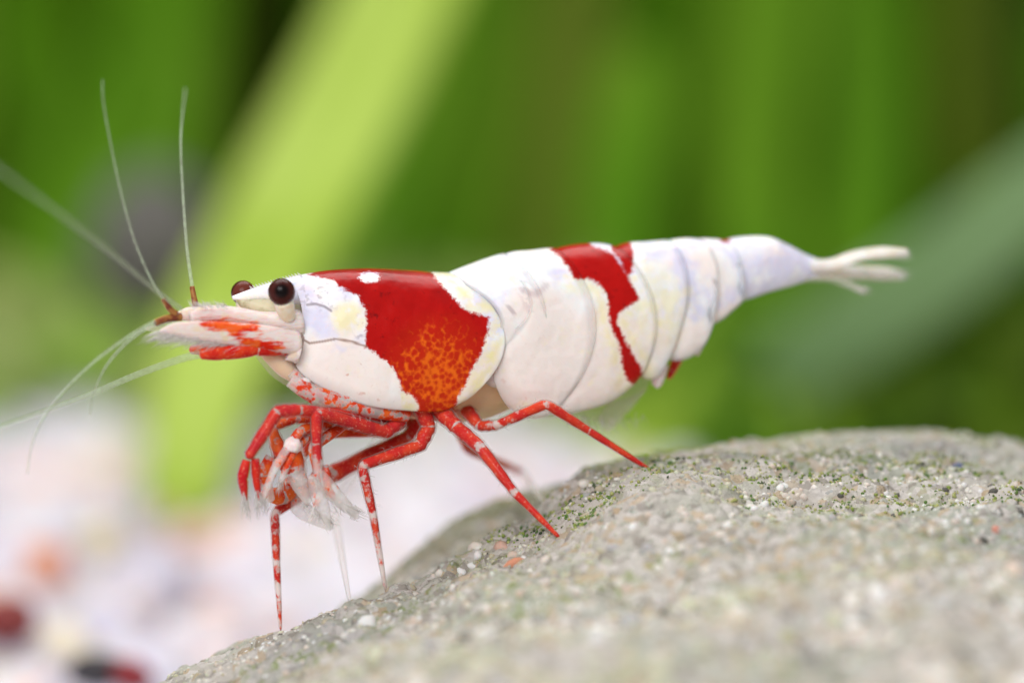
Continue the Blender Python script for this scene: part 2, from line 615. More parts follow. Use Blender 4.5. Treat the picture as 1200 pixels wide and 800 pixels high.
for px, py in [(628, 622), (618, 626), (634, 618)]:
    cp(px, py, 0.50)
for px, py in [(100, 890), (300, 800), (450, 735), (650, 690), (900, 660), (1200, 655), (1400, 665)]:
    cp(px, py, -1.0)
for px, py in [(100, 980), (300, 890), (450, 830), (650, 800), (900, 785), (1200, 780), (1400, 790)]:
    cp(px, py, -2.1)
for x, y, z in [(-3, 0, -2.6), (-2.4, -1, -2.0), (-2.4, 1.2, -2.6), (-3, -3, -2.6), (0, -4.6, -1.25), (2, -4.6, -1.1), (-1.5, -4.5, -1.9), (3.6, 0, -0.75), (4, -3, -1.1), (3.6, 2, -1.2),
                (0.2, 1.9, -1.25), (1.2, 2.4, -1.1), (2.4, 2.4, -1.05), (-1, 1.8, -2.0), (0, 3.4, -2.6), (2, 3.8, -2.5), (3.6, 3.8, -2.7), (-2.5, 3.2, -3), (5, 0, -2.2), (5, 3, -3), (5, -4, -2.4), (-3, -5.5, -3), (0, -6, -2.6), (3, -6, -2.6)]:
    PTS.append(np.array([x, y, z], float))
PTS = np.array(PTS)


def tps_fit(P, lam=0.002):
    n = len(P)
    d = np.linalg.norm(P[:, None, :2] - P[None, :, :2], axis=2)
    K = d                                       # linear kernel: stays between the points
    A = np.zeros((n + 3, n + 3))
    A[:n, :n] = K - lam * np.eye(n)
    Q = np.concatenate([np.ones((n, 1)), P[:, :2]], 1)
    A[:n, n:] = Q
    A[n:, :n] = Q.T
    return np.linalg.solve(A, np.concatenate([P[:, 2], np.zeros(3)]))


TW = tps_fit(PTS)


def stone_base(x, y):
    X = np.stack([np.ravel(x), np.ravel(y)], 1)
    z = np.zeros(len(X))
    for s in range(0, len(X), 40000):
        c = X[s:s + 40000]
        d = np.sqrt(((c[:, None] - PTS[None, :, :2]) ** 2).sum(2) + 0.004)
        z[s:s + 40000] = d @ TW[:-3] + TW[-3] + c @ TW[-2:]
    return z


PITS = [(random.uniform(-1.3, 2.4), random.uniform(-1.2, 1.2), random.uniform(0.02, 0.07), random.uniform(0.02, 0.06)) for _ in range(90)]


def stone_z(x, y):
    X = np.stack([np.ravel(x), np.ravel(y)], 1)
    z = stone_base(x, y)
    z = z + 0.06 * fbm(X * 2.1, 4, 21) * np.clip((X[:, 1] + 0.2) * -0.5 + 0.8, 0.35, 1.2)
    for cx, cy, cr, cd in PITS:
        z = z - cd * np.exp(-((X[:, 0] - cx) ** 2 + ((X[:, 1] - cy) * 0.8) ** 2) / cr ** 2)
    # grainy relief: rounded cells
    for sc, amp, sd in ((9.0, 0.022, 1), (24.0, 0.014, 2)):
        P = X * sc
        i0 = np.floor(P).astype(np.int64)
        best = np.full(len(X), 9.0)
        hh = np.zeros(len(X))
        for a in (-1, 0, 1):
            for b in (-1, 0, 1):
                ci, cj = i0[:, 0] + a, i0[:, 1] + b
                fx = ci + hash3(ci, cj, ci * 0, sd * 10)
                fy = cj + hash3(ci, cj, ci * 0 + 1, sd * 10)
                dd = np.hypot(P[:, 0] - fx, P[:, 1] - fy)
                m = dd < best
                best = np.where(m, dd, best)
                hh = np.where(m, hash3(ci, cj, ci * 0 + 2, sd * 10), hh)
        z = z + amp * (hh - 0.5 + 0.8 * (0.5 - np.minimum(best, 1)))
    return z


def axis_samples(segs):
    out = []
    for a, b, n in segs:
        out.append(np.linspace(a, b, n, endpoint=False))
    return np.concatenate(out + [[segs[-1][1]]])


sx = axis_samples([(-3, -1.6, 40), (-1.6, 2.4, 400), (2.4, 5, 60)])
sy = axis_samples([(-6, -3, 40), (-3, -0.8, 90), (-0.8, 1.6, 300), (1.6, 3.6, 60)])
GX, GY = np.meshgrid(sx, sy, indexing='ij')
GZ = np.maximum(stone_z(GX, GY), GROUND_Z - 0.25)
SV = np.stack([GX.ravel(), GY.ravel(), GZ], 1)
film = np.clip((GY.ravel() - 0.25) * 1.6, 0, 1) * np.clip((0.55 - GX.ravel()) * 2.0, 0, 1)
stone = mesh_object('stone', SV, grid_faces(len(sx), len(sy))[:, ::-1], M['stone'], attrs={'film': film})
tag(stone, 'rounded grey sandstone with embedded quartz grains and green algae under the shrimp', 'stone')
stone['label'] = 'rounded grey sandstone with quartz grains and green algae specks'


def stone_hit(px, py):
    d = ray(px, py)
    t = np.linspace(0.78, 1.16, 1100)
    P = CAM + d * t[:, None]
    gap = P[:, 2] - stone_z(P[:, 0], P[:, 1])
    if (gap < 0).any():
        return P[int(np.argmax(gap < 0))]
    k = int(np.argmin(gap))
    return P[k] - np.array([0, 0, gap[k]])


def stone_points(n, x0, x1, y0, y1):
    x = rng.uniform(x0, x1, n)
    y = rng.uniform(y0, y1, n)
    return np.stack([x, y, stone_z(x, y)], 1)


GRAIN_COLS = [(0.80, 0.77, 0.72), (0.70, 0.63, 0.58), (0.84, 0.84, 0.84), (0.50, 0.45, 0.33), (0.66, 0.54, 0.46), (0.40, 0.41, 0.42), (0.10, 0.10, 0.10), (0.56, 0.58, 0.44)]
GRAIN_P = [26, 22, 24, 10, 14, 10, 5, 8]


def patch_tint(C, T):
    a = np.clip((fbm(C * 1.6, 3, 31) - 0.10) * 2.2, 0, 0.65)[:, None]
    b = np.clip((fbm(C * 2.3 + 9, 3, 41) - 0.15) * 2.2, 0, 0.65)[:, None]
    c = np.clip((fbm(C * 1.9 + 21, 3, 51) - 0.15) * 2.0, 0, 0.5)[:, None]
    T = T * (1 - a) + a * np.array([0.40, 0.43, 0.24])
    T = T * (1 - b) + b * np.array([0.36, 0.37, 0.37])
    return T * (1 - c) + c * np.array([0.74, 0.63, 0.57])


# fine sugar-like crust
n = 22000
C = stone_points(n, -1.7, 2.5, -1.6, 1.7)
R = 0.005 + 0.014 * rng.random(n) ** 2.4
C[:, 2] -= R * 0.45
o = scatter('grain_crust', ICO1 if False else lumpy(1), C, R, patch_tint(C, palette(n, GRAIN_COLS, GRAIN_P)), M['grain'], stone, 0.22)
o['kind'] = 'stuff'
n = 5000
C = stone_points(n, -2, 3, -4, -1.2)
R = 0.012 + 0.055 * rng.random(n) ** 3
C[:, 2] -= R * 0.45
o = scatter('grain_crust', lumpy(1), C, R, patch_tint(C, palette(n, GRAIN_COLS, [20, 20, 24, 10, 10, 12, 9, 12])), M['grain'], stone, 0.22)
o['kind'] = 'stuff'
# algae specks: clusters of tiny green lumps
n = 4600
cl = np.concatenate([stone_points(200, -0.1, 2.4, -0.45, 0.3), stone_points(60, -0.6, 2.4, 0.3, 1.0)])
k = np.minimum(rng.integers(0, 260, n), rng.integers(0, 260, n))
C = cl[k] + rng.normal(0, 0.035, (n, 3))
C[:, 2] = stone_z(C[:, 0], C[:, 1]) + 0.002
R = 0.002 + 0.0085 * rng.random(n) ** 2.5
o = scatter('algae', lumpy(1), C, R, palette(n, [(0.20, 0.30, 0.04), (0.06, 0.17, 0.02), (0.34, 0.38, 0.12), (0.02, 0.06, 0.02)], [4, 3, 5, 2]), M['grain'], stone, 0.35)
o['kind'] = 'stuff'

# the larger grains, each its own piece
grain_meshes = {}


def grain(px, py, rpx, col, key=None):
    p = stone_hit(px, py)
    sc = np.linalg.norm(p - CAM) / DIST * PX
    key = (key or 0, tuple(np.round(col, 3)))
    if key not in grain_meshes:
        V0, F0 = ICO2
        V = V0 * (1 + 0.30 * vnoise(V0 * 1.4 + 5.1 * len(grain_meshes), 7))[:, None] * rng.uniform(0.65, 1.0, 3)
        ob = mesh_object('grain', V, F0, M['grain'], stone, smooth=False, colors=np.tile([*col, 1], (len(V), 1)))
        grain_meshes[key] = ob.data
    else:
        ob = bpy.data.objects.new('grain', grain_meshes[key])
        COL.objects.link(ob)
        ob.parent = stone
    ob.location = p - np.array([0, 0, rpx * sc * 0.35])
    ob.scale = [rpx * sc] * 3
    ob.rotation_euler = rng.uniform(0, 6.28, 3)
    return ob


grain(600, 661, 20, (0.72, 0.30, 0.18), 'o').scale = (0.066, 0.05, 0.03)
grain(1123, 546, 9, (0.08, 0.11, 0.30), 'b')
grain(1168, 619, 8, (0.70, 0.30, 0.24), 'p')
grain(742, 616, 8, (0.88, 0.88, 0.88), 'w')
grain(430, 727, 16, (0.86, 0.87, 0.88), 'w')
grain(683, 608, 13, (0.16, 0.10, 0.06), 'd').scale = (0.035, 0.03, 0.018)
grain(1047, 680, 9, (0.70, 0.22, 0.18), 'r')
for px, py, r, c in [(1080, 644, 9, 0), (1116, 652, 9, 0), (1058, 561, 5, 0), (1108, 611, 6, 0), (1150, 594, 7, 0), (885, 595, 8, 0), (895, 590, 9, 0), (1030, 656, 10, 0), (1125, 674, 10, 0), (830, 607, 9, 1),
                     (845, 625, 11, 1), (800, 597, 9, 1), (785, 645, 8, 0), (720, 640, 10, 2), (760, 640, 10, 2), (1010, 605, 5, 3), (1047, 604, 6, 3), (985, 580, 6, 3), (1108, 574, 6, 3), (1150, 632, 8, 3), (975, 605, 8, 2),
                     (560, 640, 12, 1), (590, 640, 12, 4), (540, 668, 10, 0), (1195, 600, 7, 3), (1165, 575, 8, 3), (640, 655, 9, 1), (870, 715, 16, 0), (700, 745, 18, 0), (1000, 670, 12, 2)]:
    grain(px, py, r, [(0.86, 0.87, 0.88), (0.74, 0.68, 0.62), (0.44, 0.44, 0.46), (0.06, 0.06, 0.06), (0.66, 0.42, 0.34)][c], 'abcde'[c] + str(random.randint(0, 3)))
for k in range(200):
    px, py = random.uniform(470, 1195), random.uniform(560, 760)
    if px < 640 and py < 640:
        continue
    c = palette(1, GRAIN_COLS[:6] + [(0.56, 0.58, 0.44)], [3, 3, 2, 2, 2, 2, 2], 0)[0]
    grain(px, py, random.uniform(4.5, 9), c, random.randint(0, 2))

# ------------------------------------------------------------------ water plants


def leaf_mesh(P, W, roll, fold=0.25, n=36, m=7):
    P = catmull(P, n)
    W = catmull(W, n)[:, 0]
    T = np.gradient(P, axis=0)
    T /= np.linalg.norm(T, axis=1)[:, None]
    face = np.array([math.sin(roll), math.cos(roll), 0.0])
    V = []
    for i in range(n):
        s = np.cross(T[i], face)
        s /= np.linalg.norm(s)
        nrm = np.cross(T[i], s)
        for j in range(m):
            v = j / (m - 1) * 2 - 1
            V.append(P[i] + s * v * W[i] + nrm * (abs(v) * fold * W[i]))
    return np.array(V), grid_faces(n, m)


def plant(name, label, cat, base_px, base_y, mat, leaves):
    """leaves: (pixel path from the base up, depth at base, depth at tip, half width in pixels, roll)"""
    near = lambda y: 9.0 + (y - 12.0) * 0.7
    base_y = None if base_y is None else near(base_y)
    b = on_level(*base_px, GROUND_Z) if base_y is None else at_depth(base_px[0], base_px[1], base_y)
    b[2] = GROUND_Z
    e = bpy.data.objects.new(name, None)
    COL.objects.link(e)
    e.location = b
    tag(e, label, cat, 'water plants growing behind the gravel')
    for path, y0, y1, hw, roll in leaves:
        y0, y1 = near(y0), near(y1)
        k = len(path)
        pts = []
        for i, (px, py) in enumerate(path):
            pts.append(at_depth(px, py, y0 + (y1 - y0) * i / (k - 1)) - b)
        pts[0][2] = min(pts[0][2], 0.0)
        s = PX * (y0 + DIST) / DIST
        W = [hw * s * f for f in np.interp(np.linspace(0, 1, k), [0, 0.25, 0.75, 1], [0.6, 0.95, 1.0, 0.55])]
        V, F = leaf_mesh(pts, W, roll)
        o = mesh_object('leaf', V, F, mat, e)
        md = o.modifiers.new('thickness', 'SOLIDIFY')
        md.thickness = 0.03
    return e


ML = {
    'lime': mat_leaf('leaf_lime', (0.48, 0.66, 0.08), (0.60, 0.76, 0.17), 0.45),
    'mid': mat_leaf('leaf_mid', (0.13, 0.34, 0.010), (0.20, 0.42, 0.02), 0.42),
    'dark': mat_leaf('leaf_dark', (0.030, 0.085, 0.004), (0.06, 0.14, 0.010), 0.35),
    'olive': mat_leaf('leaf_olive', (0.16, 0.25, 0.018), (0.22, 0.32, 0.03), 0.40),
    'sage': mat_leaf('leaf_sage', (0.29, 0.48, 0.20), (0.36, 0.55, 0.27), 0.40),
    'pale': mat_leaf('leaf_pale', (0.50, 0.60, 0.16), (0.58, 0.66, 0.26), 0.40),
}
plant('ribbon_plant', 'bright lime ribbon plant with one broad leaf slanting up past the others', 'water plant', (215, 560), None, ML['lime'], [
    ([(215, 575), (250, 430), (330, 270), (410, 120), (500, -60), (600, -260)], 9.2, 15, 78, 0.2),
    ([(225, 570), (262, 440), (300, 340), (345, 260), (380, 210)], 9.8, 14, 48, -0.3),
])
plant('ribbon_plant', 'low pale yellowish ribbon plant at the edge of the gravel', 'water plant', (70, 490), None, ML['pale'], [
    ([(60, 500), (40, 440), (20, 380), (-40, 330)], 15, 16, 62, 0.1),
    ([(90, 500), (110, 440), (150, 400), (190, 385)], 15.5, 17, 44, -0.2),
])
plant('ribbon_plant', 'mid green ribbon plant with upright leaves behind the lime leaf', 'water plant', (330, 480), None, ML['mid'], [
    ([(300, 500), (360, 380), (420, 250), (470, 100), (520, -100)], 16.5, 19, 60, 0.3),
    ([(420, 500), (470, 380), (510, 250), (535, 100), (540, -100)], 17, 19, 52, -0.2),
    ([(500, 500), (520, 380), (555, 250), (570, 100), (600, -100)], 17.5, 19, 45, 0.15),
    ([(250, 490), (215, 380), (180, 240), (190, 90), (215, -100)], 17, 20, 60, 0.1),
])
plant('ribbon_plant', 'deep green ribbon plant with a leaf arching over the gravel edge', 'water plant', (20, 480), None, ML['mid'], [
    ([(40, 490), (60, 340), (110, 200), (180, 60), (230, -120)], 17, 20, 62, -0.15),
    ([(0, 490), (-10, 340), (20, 220), (70, 60), (40, -120)], 19, 22, 40, 0.3),
])
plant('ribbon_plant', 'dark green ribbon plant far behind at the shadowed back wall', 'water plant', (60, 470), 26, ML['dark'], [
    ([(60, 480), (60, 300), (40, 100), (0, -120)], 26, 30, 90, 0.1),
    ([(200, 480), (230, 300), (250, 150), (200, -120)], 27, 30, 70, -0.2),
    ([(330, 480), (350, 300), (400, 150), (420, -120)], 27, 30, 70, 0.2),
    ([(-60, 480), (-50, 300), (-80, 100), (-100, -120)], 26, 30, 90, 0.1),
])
plant('ribbon_plant', 'olive green ribbon plant rising behind the middle of the shrimp', 'water plant', (640, 480), 17.5, ML['olive'], [
    ([(640, 490), (650, 330), (660, 150), (690, -120)], 17.5, 19, 62, 0.1),
    ([(720, 490), (700, 330), (720, 150), (700, -120)], 18, 20, 52, -0.2),
    ([(600, 490), (620, 330), (610, 150), (650, -120)], 18.5, 20, 45, 0.25),
])
plant('ribbon_plant', 'grass green ribbon plant with upright leaves behind the red saddle patch', 'water plant', (760, 480), 16, ML['mid'], [
    ([(760, 490), (730, 330), (725, 240), (740, 150), (750, 60)], 15.8, 17, 46, 0.1),
    ([(880, 490), (885, 330), (880, 200), (900, 40), (930, -140)], 16.3, 18, 50, -0.1),
    ([(1010, 490), (1000, 330), (1020, 150), (1010, -120)], 16.6, 18, 52, 0.2),
])
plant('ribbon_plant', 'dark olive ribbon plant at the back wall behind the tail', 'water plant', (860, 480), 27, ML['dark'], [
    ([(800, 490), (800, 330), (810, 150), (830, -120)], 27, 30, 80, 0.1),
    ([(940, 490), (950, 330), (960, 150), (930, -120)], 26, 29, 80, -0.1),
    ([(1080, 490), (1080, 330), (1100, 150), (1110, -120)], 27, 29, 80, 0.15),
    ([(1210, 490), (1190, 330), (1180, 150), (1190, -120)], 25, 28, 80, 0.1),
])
plant('ribbon_plant', 'sage green ribbon plant leaning across behind the tail fan', 'water plant', (900, 470), 12.5, ML['sage'], [
    ([(880, 500), (925, 440), (1000, 385), (1100, 315), (1200, 235), (1330, 120)], 12.5, 11, 52, 0.1),
])
plant('ribbon_plant', 'short bright lime ribbon plant peeking over the stone ridge', 'water plant', (770, 530), 11, ML['lime'], [
    ([(760, 545), (775, 525), (800, 508), (860, 500)], 11, 11.5, 26, 0.0),
    ([(740, 545), (720, 520), (690, 500), (650, 485)], 11.5, 12, 24, 0.1),
])

# thicket of narrow leaves filling the back of the tank, too soft and dense to tell apart
VV, FF, TT = [], [], []
nl = 1250
off = 0
for k in range(nl):
    y = random.uniform(13.8, 22)
    hw = (y + 20) * 0.09
    x = random.uniform(-hw * 1.7, hw * 1.7)
    if k >= 800:
        x = random.choice((-1, 1)) * random.uniform(1.6, 3.8) * hw
    elif k % 4 == 0:
        y = random.uniform(7.6, 11.5)
        x = random.uniform(0.5, 5.2)
        if k % 12 == 4:
            x, y = random.uniform(1.0, 4.6), random.uniform(9.0, 12.0)
        if k % 8 == 0:
            y = random.uniform(9.6, 12.5)
            x = random.uniform(-4.6, 0.5)
    h = random.uniform(2.5, 6) if k % 3 == 0 else random.uniform(6, 14)
    if k % 4 == 0 and k < 800:
        h = random.uniform(0.35, 0.75)
    lean = random.gauss(0, 0.14) * h
    base = np.array([x, y, GROUND_Z - 0.1])
    pts = [base + np.array([lean * t ** 1.7, random.uniform(-0.3, 0.3) * t, h * t * (1 - 0.15 * t)]) for t in (0, 0.3, 0.6, 0.85, 1)]
    w = random.uniform(0.22, 0.48)
    V, F = leaf_mesh(pts, [w * 0.6, w, w, w * 0.8, 0.03], random.uniform(-0.7, 0.7), 0.2, 14, 3)
    VV.append(V); FF.append(F + off); off += len(V)
    c = palette(1, [(0.10, 0.24, 0.008), (0.16, 0.235, 0.02), (0.14, 0.35, 0.012), (0.045, 0.09, 0.008), (0.22, 0.42, 0.03)], [8, 6, 8, 3, 3], 0.25)[0]
    if k >= 800:
        pass
    elif k % 8 == 0:
        c = palette(1, [(0.40, 0.52, 0.16), (0.50, 0.58, 0.24), (0.28, 0.44, 0.08)], [1, 1, 1], 0.15)[0]
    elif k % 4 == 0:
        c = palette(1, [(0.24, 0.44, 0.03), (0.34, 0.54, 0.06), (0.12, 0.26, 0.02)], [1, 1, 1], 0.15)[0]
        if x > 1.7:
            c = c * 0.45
    TT.append(np.tile([*c, 1], (len(V), 1)))
mt = mat_leaf('leaf_thicket', (0.1, 0.2, 0.02), (0.1, 0.2, 0.02), 0.35)
nodes = mt.node_tree.nodes
ta = nodes.new('ShaderNodeAttribute'); ta.attribute_name = 'tint'
mt.node_tree.links.new(ta.outputs['Color'], nodes['Principled BSDF'].inputs['Base Color'])
mt.node_tree.links.new(ta.outputs['Color'], next(q for q in nodes if q.type == 'BSDF_TRANSLUCENT').inputs[0])
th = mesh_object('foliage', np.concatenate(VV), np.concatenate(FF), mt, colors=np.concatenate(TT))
tag(th, 'dense dark green thicket of narrow leaves filling the back of the tank', 'foliage', kind='stuff')

# ------------------------------------------------------------------ the shrimp
shrimp = bpy.data.objects.new('shrimp', None)
COL.objects.link(shrimp)
shrimp.location = ROOT
shrimp.rotation_euler = (0, 0, YAW)
tag(shrimp, 'red and white banded freshwater shrimp standing on the sandstone', 'shrimp')

RED = [
    [(362, 322), (380, 308), (450, 300), (502, 312), (512, 328), (528, 345), (546, 364), (573, 372), (571, 392), (563, 416), (553, 432), (545, 452), (536, 466), (530, 500), (489, 500), (491, 474), (484, 464), (472, 458), (468, 446), (462, 432), (454, 424), (440, 414), (429, 407), (428, 395), (430, 376), (428, 362), (419, 346), (400, 337), (390, 328)],
    [(645, 293), (655, 275), (690, 275), (693, 288), (714, 294), (722, 300), (736, 325), (750, 350), (738, 358), (726, 366), (722, 376), (732, 396), (742, 416), (752, 432), (753, 446), (744, 452), (734, 444), (729, 426), (727, 408), (718, 388), (714, 372), (713, 350), (705, 336), (694, 327), (674, 327), (665, 312), (655, 300)],
    [(717, 278), (737, 276), (743, 300), (741, 318), (734, 323), (726, 304), (716, 293)],
    [(840, 270), (857, 270), (855, 284), (846, 284)],
]
RED_FRONT = [
    [(236, 375), (260, 374), (302, 380), (305, 388), (280, 391), (255, 388), (238, 384)],
    [(272, 389), (300, 396), (332, 402), (330, 412), (300, 412), (280, 402)],
]


def poly_sd(P, poly):
    """signed distance in pixels, positive inside"""
    poly = np.array(poly, float)
    d = np.full(len(P), 1e9)
    ins = np.zeros(len(P), bool)
    for a, b in zip(poly, np.roll(poly, -1, 0)):
        ab = b - a
        t = np.clip(((P - a) @ ab) / (ab @ ab), 0, 1)
        d = np.minimum(d, np.hypot(*(P - a - t[:, None] * ab).T))
        c = ((a[1] > P[:, 1]) != (b[1] > P[:, 1])) & (P[:, 0] < (b[0] - a[0]) * (P[:, 1] - a[1]) / (b[1] - a[1] + 1e-12) + a[0])
        ins ^= c
    return np.where(ins, d, -d)


def line_d(P, line):
    d = np.full(len(P), 1e9)
    line = np.array(line, float)
    for a, b in zip(line[:-1], line[1:]):
        ab = b - a
        t = np.clip(((P - a) @ ab) / (ab @ ab), 0, 1)
        d = np.minimum(d, np.hypot(*(P - a - t[:, None] * ab).T))
    return d


def blob(P, cx, cy, rx, ry, soft=0.5):
    r = np.hypot((P[:, 0] - cx) / rx, (P[:, 1] - cy) / ry)
    return np.clip((1 - r) / soft, 0, 1)


def shell_attrs(V, front=False, carapace=False):
    P = to_px(V)
    sd = np.full(len(P), -60.0)
    polys = RED_FRONT if front else ([RED[0]] if carapace else RED[1:])
    for p in polys:
        sd = np.maximum(sd, poly_sd(P, p))
    z = np.zeros(len(P))
    A = {'red': sd, 'deep': z, 'warm': z, 'amber': z, 'yellow': z, 'fleck': z, 'freckle': z, 'suture': z, 'crease': z}
    if carapace:
        spot = 1 - np.hypot((P[:, 0] - 433) / 11.5, (P[:, 1] - 325) / 6.5)
        A['red'] = np.minimum(sd, -spot * 8)
        A['deep'] = np.clip((372 - P[:, 1]) / 55, 0, 1)
        A['warm'] = np.clip((P[:, 1] - 395) / 40, 0, 1) * 0.8
        A['amber'] = np.clip(blob(P, 515, 440, 75, 80, 0.8), 0, 1)
        band = np.clip(1 - np.abs(sd + 12) / 16, 0, 1) * (P[:, 0] > 470)
        A['yellow'] = np.maximum(band, 0.8 * blob(P, 408, 372, 26, 24, 0.5))
        A['fleck'] = np.maximum(blob(P, 375, 345, 40, 24, 0.5), blob(P, 422, 385, 10, 20, 0.5))
        A['freckle'] = blob(P, 440, 440, 60, 40, 0.5)
        s1 = line_d(P, [(342, 374), (350, 382), (355, 396), (352, 412), (346, 426)])
        s2 = line_d(P, [(353, 397), (363, 402), (378, 400), (393, 397), (412, 400), (429, 406)])
        s3 = line_d(P, [(360, 357), (370, 356), (380, 359), (388, 364)])
        A['suture'] = np.maximum(np.clip(1.9 - s1 * 0.8, 0, 0.75), np.clip(1.5 - s2 * 0.9, 0, 0.75))
        A['crease'] = np.clip(1.6 - s3 * 0.8, 0, 0.85)
    elif not front:
        s = np.minimum(line_d(P, [(532, 322), (552, 338), (570, 356), (577, 362)]), 99)
        s2 = line_d(P, [(575, 306), (596, 324), (612, 340), (621, 362)])
        s3 = line_d(P, [(612, 340), (628, 345), (640, 334)])
        s4 = line_d(P, [(595, 358), (603, 368)])
        lz = np.clip(1.5 - s2 / 6, 0, 1) * 0.5
        A['crease'] = np.maximum(np.clip(1.4 - s * 0.7, 0, 0.6), np.maximum(np.clip(1.2 - s4 / 2.5, 0, 0.5), np.clip(1.1 - s3 / 4, 0, 0.35)))
        A['fleck'] = lz
        A['deep'] = np.clip((330 - P[:, 1]) / 30, 0, 1) * 0.4
        A['warm'] = np.clip((P[:, 1] - 335) / 50, 0, 1) * np.clip((780 - P[:, 0]) / 60, 0.25, 1)
        A['yellow'] = np.maximum(np.clip(1 - np.abs(sd + 8) / 14, 0, 1) * (P[:, 1] > 322) * 0.7, 0.6 * blob(P, 775, 360, 40, 60, 0.6))
        A['freckle'] = 0.35 * blob(P, 620, 440, 60, 60, 0.5)
    return A


THICK_SIDE = -1


def shell(name, tops, bots, w, nu, nt, phimax=112, bow=(0, 0), carapace=False, flare=0.0, thick=0.020, power=0.92, swell=0.0):
    u = np.linspace(0, 1, nu)
    rim = np.zeros((nu, nt))
    T2 = catmull(tops, nu)
    B2 = catmull(bots, nu)
    Wd = catmull(w, nu)[:, 0]
    pm = math.radians(phimax)
    V = np.zeros((nu, nt, 3))
    for i in range(nu):
        wi = Wd[i] * (1 + flare * max(0, (u[i] - 0.55) / 0.45) ** 2)
        top = L(*T2[i], 0)
        bot = L(*B2[i], -wi * math.sin(pm) ** power)
        t = np.linspace(-1, 1, nt)
        ph = np.abs(t) * pm
        f = (1 - np.cos(ph)) / (1 - math.cos(pm))
        V[i, :, 0] = top[0] + (bot[0] - top[0]) * f + (bow[0] + (bow[1] - bow[0]) * u[i]) * PX * np.sin(math.pi * np.clip(f, 0, 1)) ** 0.8
        V[i, :, 2] = top[2] + (bot[2] - top[2]) * f
        V[i, :, 1] = np.sign(t) * wi * np.sin(ph) ** power * (1 + swell * (f - 0.45))
        rim[i] = np.clip((np.abs(t) - 0.93) / 0.07, 0, 1)
        if not carapace:
            rim[i] = np.maximum(rim[i], np.clip((u[i] - 0.86) / 0.14, 0, 1) * 1.2)
            rim[i] = np.maximum(rim[i], np.clip((0.10 - u[i]) / 0.10, 0, 1))
    V = V.reshape(-1, 3)
    A = shell_attrs(V, carapace=carapace)
    A['rim'] = rim.ravel() * (0.5 if carapace else 1.0)
    o = mesh_object(name, V, grid_faces(nu, nt)[:, ::-1], M['shell'], shrimp, A)
    md = o.modifiers.new('thickness', 'SOLIDIFY')
    md.thickness = thick
    md.offset = THICK_SIDE
    return o


# carapace: back line from the eye to the first abdominal ring, lower margin below
shell('carapace',
      [(338, 327), (350, 323), (372, 319), (400, 316), (440, 315), (480, 317), (505, 319), (528, 320)],
      [(345, 424), (352, 436), (372, 451), (405, 467), (440, 477), (490, 482), (520, 481), (541, 472)],
      [0.115, 0.135, 0.165, 0.19, 0.21, 0.22, 0.222, 0.215], 210, 221, bow=(8, 48), carapace=True, flare=0.03)
# abdominal rings, each with its side lobe
shell('abdominal_ring', [(520, 323), (545, 313), (572, 303), (592, 297)], [(548, 420), (565, 445), (585, 455), (605, 440)], [0.205, 0.211, 0.2125, 0.212], 40, 81, bow=(44, 32), swell=-0.10)
shell('abdominal_ring', [(574, 308), (600, 296), (625, 293), (650, 290)], [(586, 395), (577, 432), (590, 470), (614, 489), (640, 487), (660, 470)], [0.201, 0.213, 0.219, 0.219, 0.217, 0.214], 60, 101, bow=(34, 34), swell=0.05)
shell('abdominal_ring', [(636, 297), (668, 288), (700, 285), (722, 288)], [(628, 470), (650, 486), (690, 480), (718, 470), (742, 452), (754, 436)], [0.197, 0.211, 0.212, 0.205, 0.197, 0.192], 70, 101, bow=(30, 22), flare=-0.008)
shell('abdominal_ring', [(712, 295), (735, 285), (760, 283), (785, 281)], [(738, 425), (752, 442), (768, 444), (780, 428), (785, 405)], [0.172, 0.183, 0.18, 0.175, 0.165], 50, 91, bow=(20, 14), flare=-0.012)
shell('abdominal_ring', [(765, 291), (785, 282), (805, 279), (822, 280)], [(774, 416), (790, 423), (809, 419), (827, 403), (834, 380), (826, 368)], [0.148, 0.158, 0.157, 0.152, 0.147, 0.14], 44, 81, bow=(12, 10), flare=-0.012)
shell('abdominal_ring', [(800, 289), (820, 280), (838, 280), (850, 281)], [(806, 366), (824, 379), (841, 378), (858, 365), (872, 350), (864, 336)], [0.122, 0.133, 0.132, 0.127, 0.12, 0.112], 44, 81, bow=(8, 6), flare=-0.01)
shell('tail_ring', [(835, 289), (860, 279), (898, 277), (920, 285), (945, 298), (966, 306)], [(850, 350), (872, 352), (900, 343), (925, 336), (945, 329), (964, 321)], [0.104, 0.108, 0.10, 0.085, 0.065, 0.05], 50, 81, phimax=135, bow=(2, 2))


def loft(name, tops, bots, ws, mat, lat=0.0, nu=28, nt=20, attrs=None, pale=None, parent=None, front=False, sharp=1.0):
    T2, B2 = catmull(tops, nu), catmull(bots, nu)
    Wd = np.maximum(catmull(ws, nu)[:, 0], 0.0015)
    la = catmull(lat if isinstance(lat, (list, tuple)) else [lat] * 2, nu)[:, 0]
    V = np.zeros((nu, nt, 3))
    ang = np.arange(nt) / nt * 2 * math.pi
    for i in range(nu):
        a, b = L(*T2[i], la[i]), L(*B2[i], la[i])
        c, h = (a + b) / 2, (a - b) / 2
        V[i] = c + np.cos(ang)[:, None] * h
        V[i, :, 1] += -np.sign(np.sin(ang)) * np.abs(np.sin(ang)) ** sharp * Wd[i]
    V = V.reshape(-1, 3)
    F = [tuple(f) for f in grid_faces(nu, nt, True)] + [tuple(range(nt))[::-1], tuple(range((nu - 1) * nt, nu * nt))]
    A = dict(attrs(V)) if attrs else {}
    if pale is not None:
        A['pale'] = np.repeat(catmull(pale, nu)[:, 0], nt)
    if front:
        A.update(shell_attrs(V, front=True))
    return mesh_object(name, V, F, mat, parent or shrimp, A)


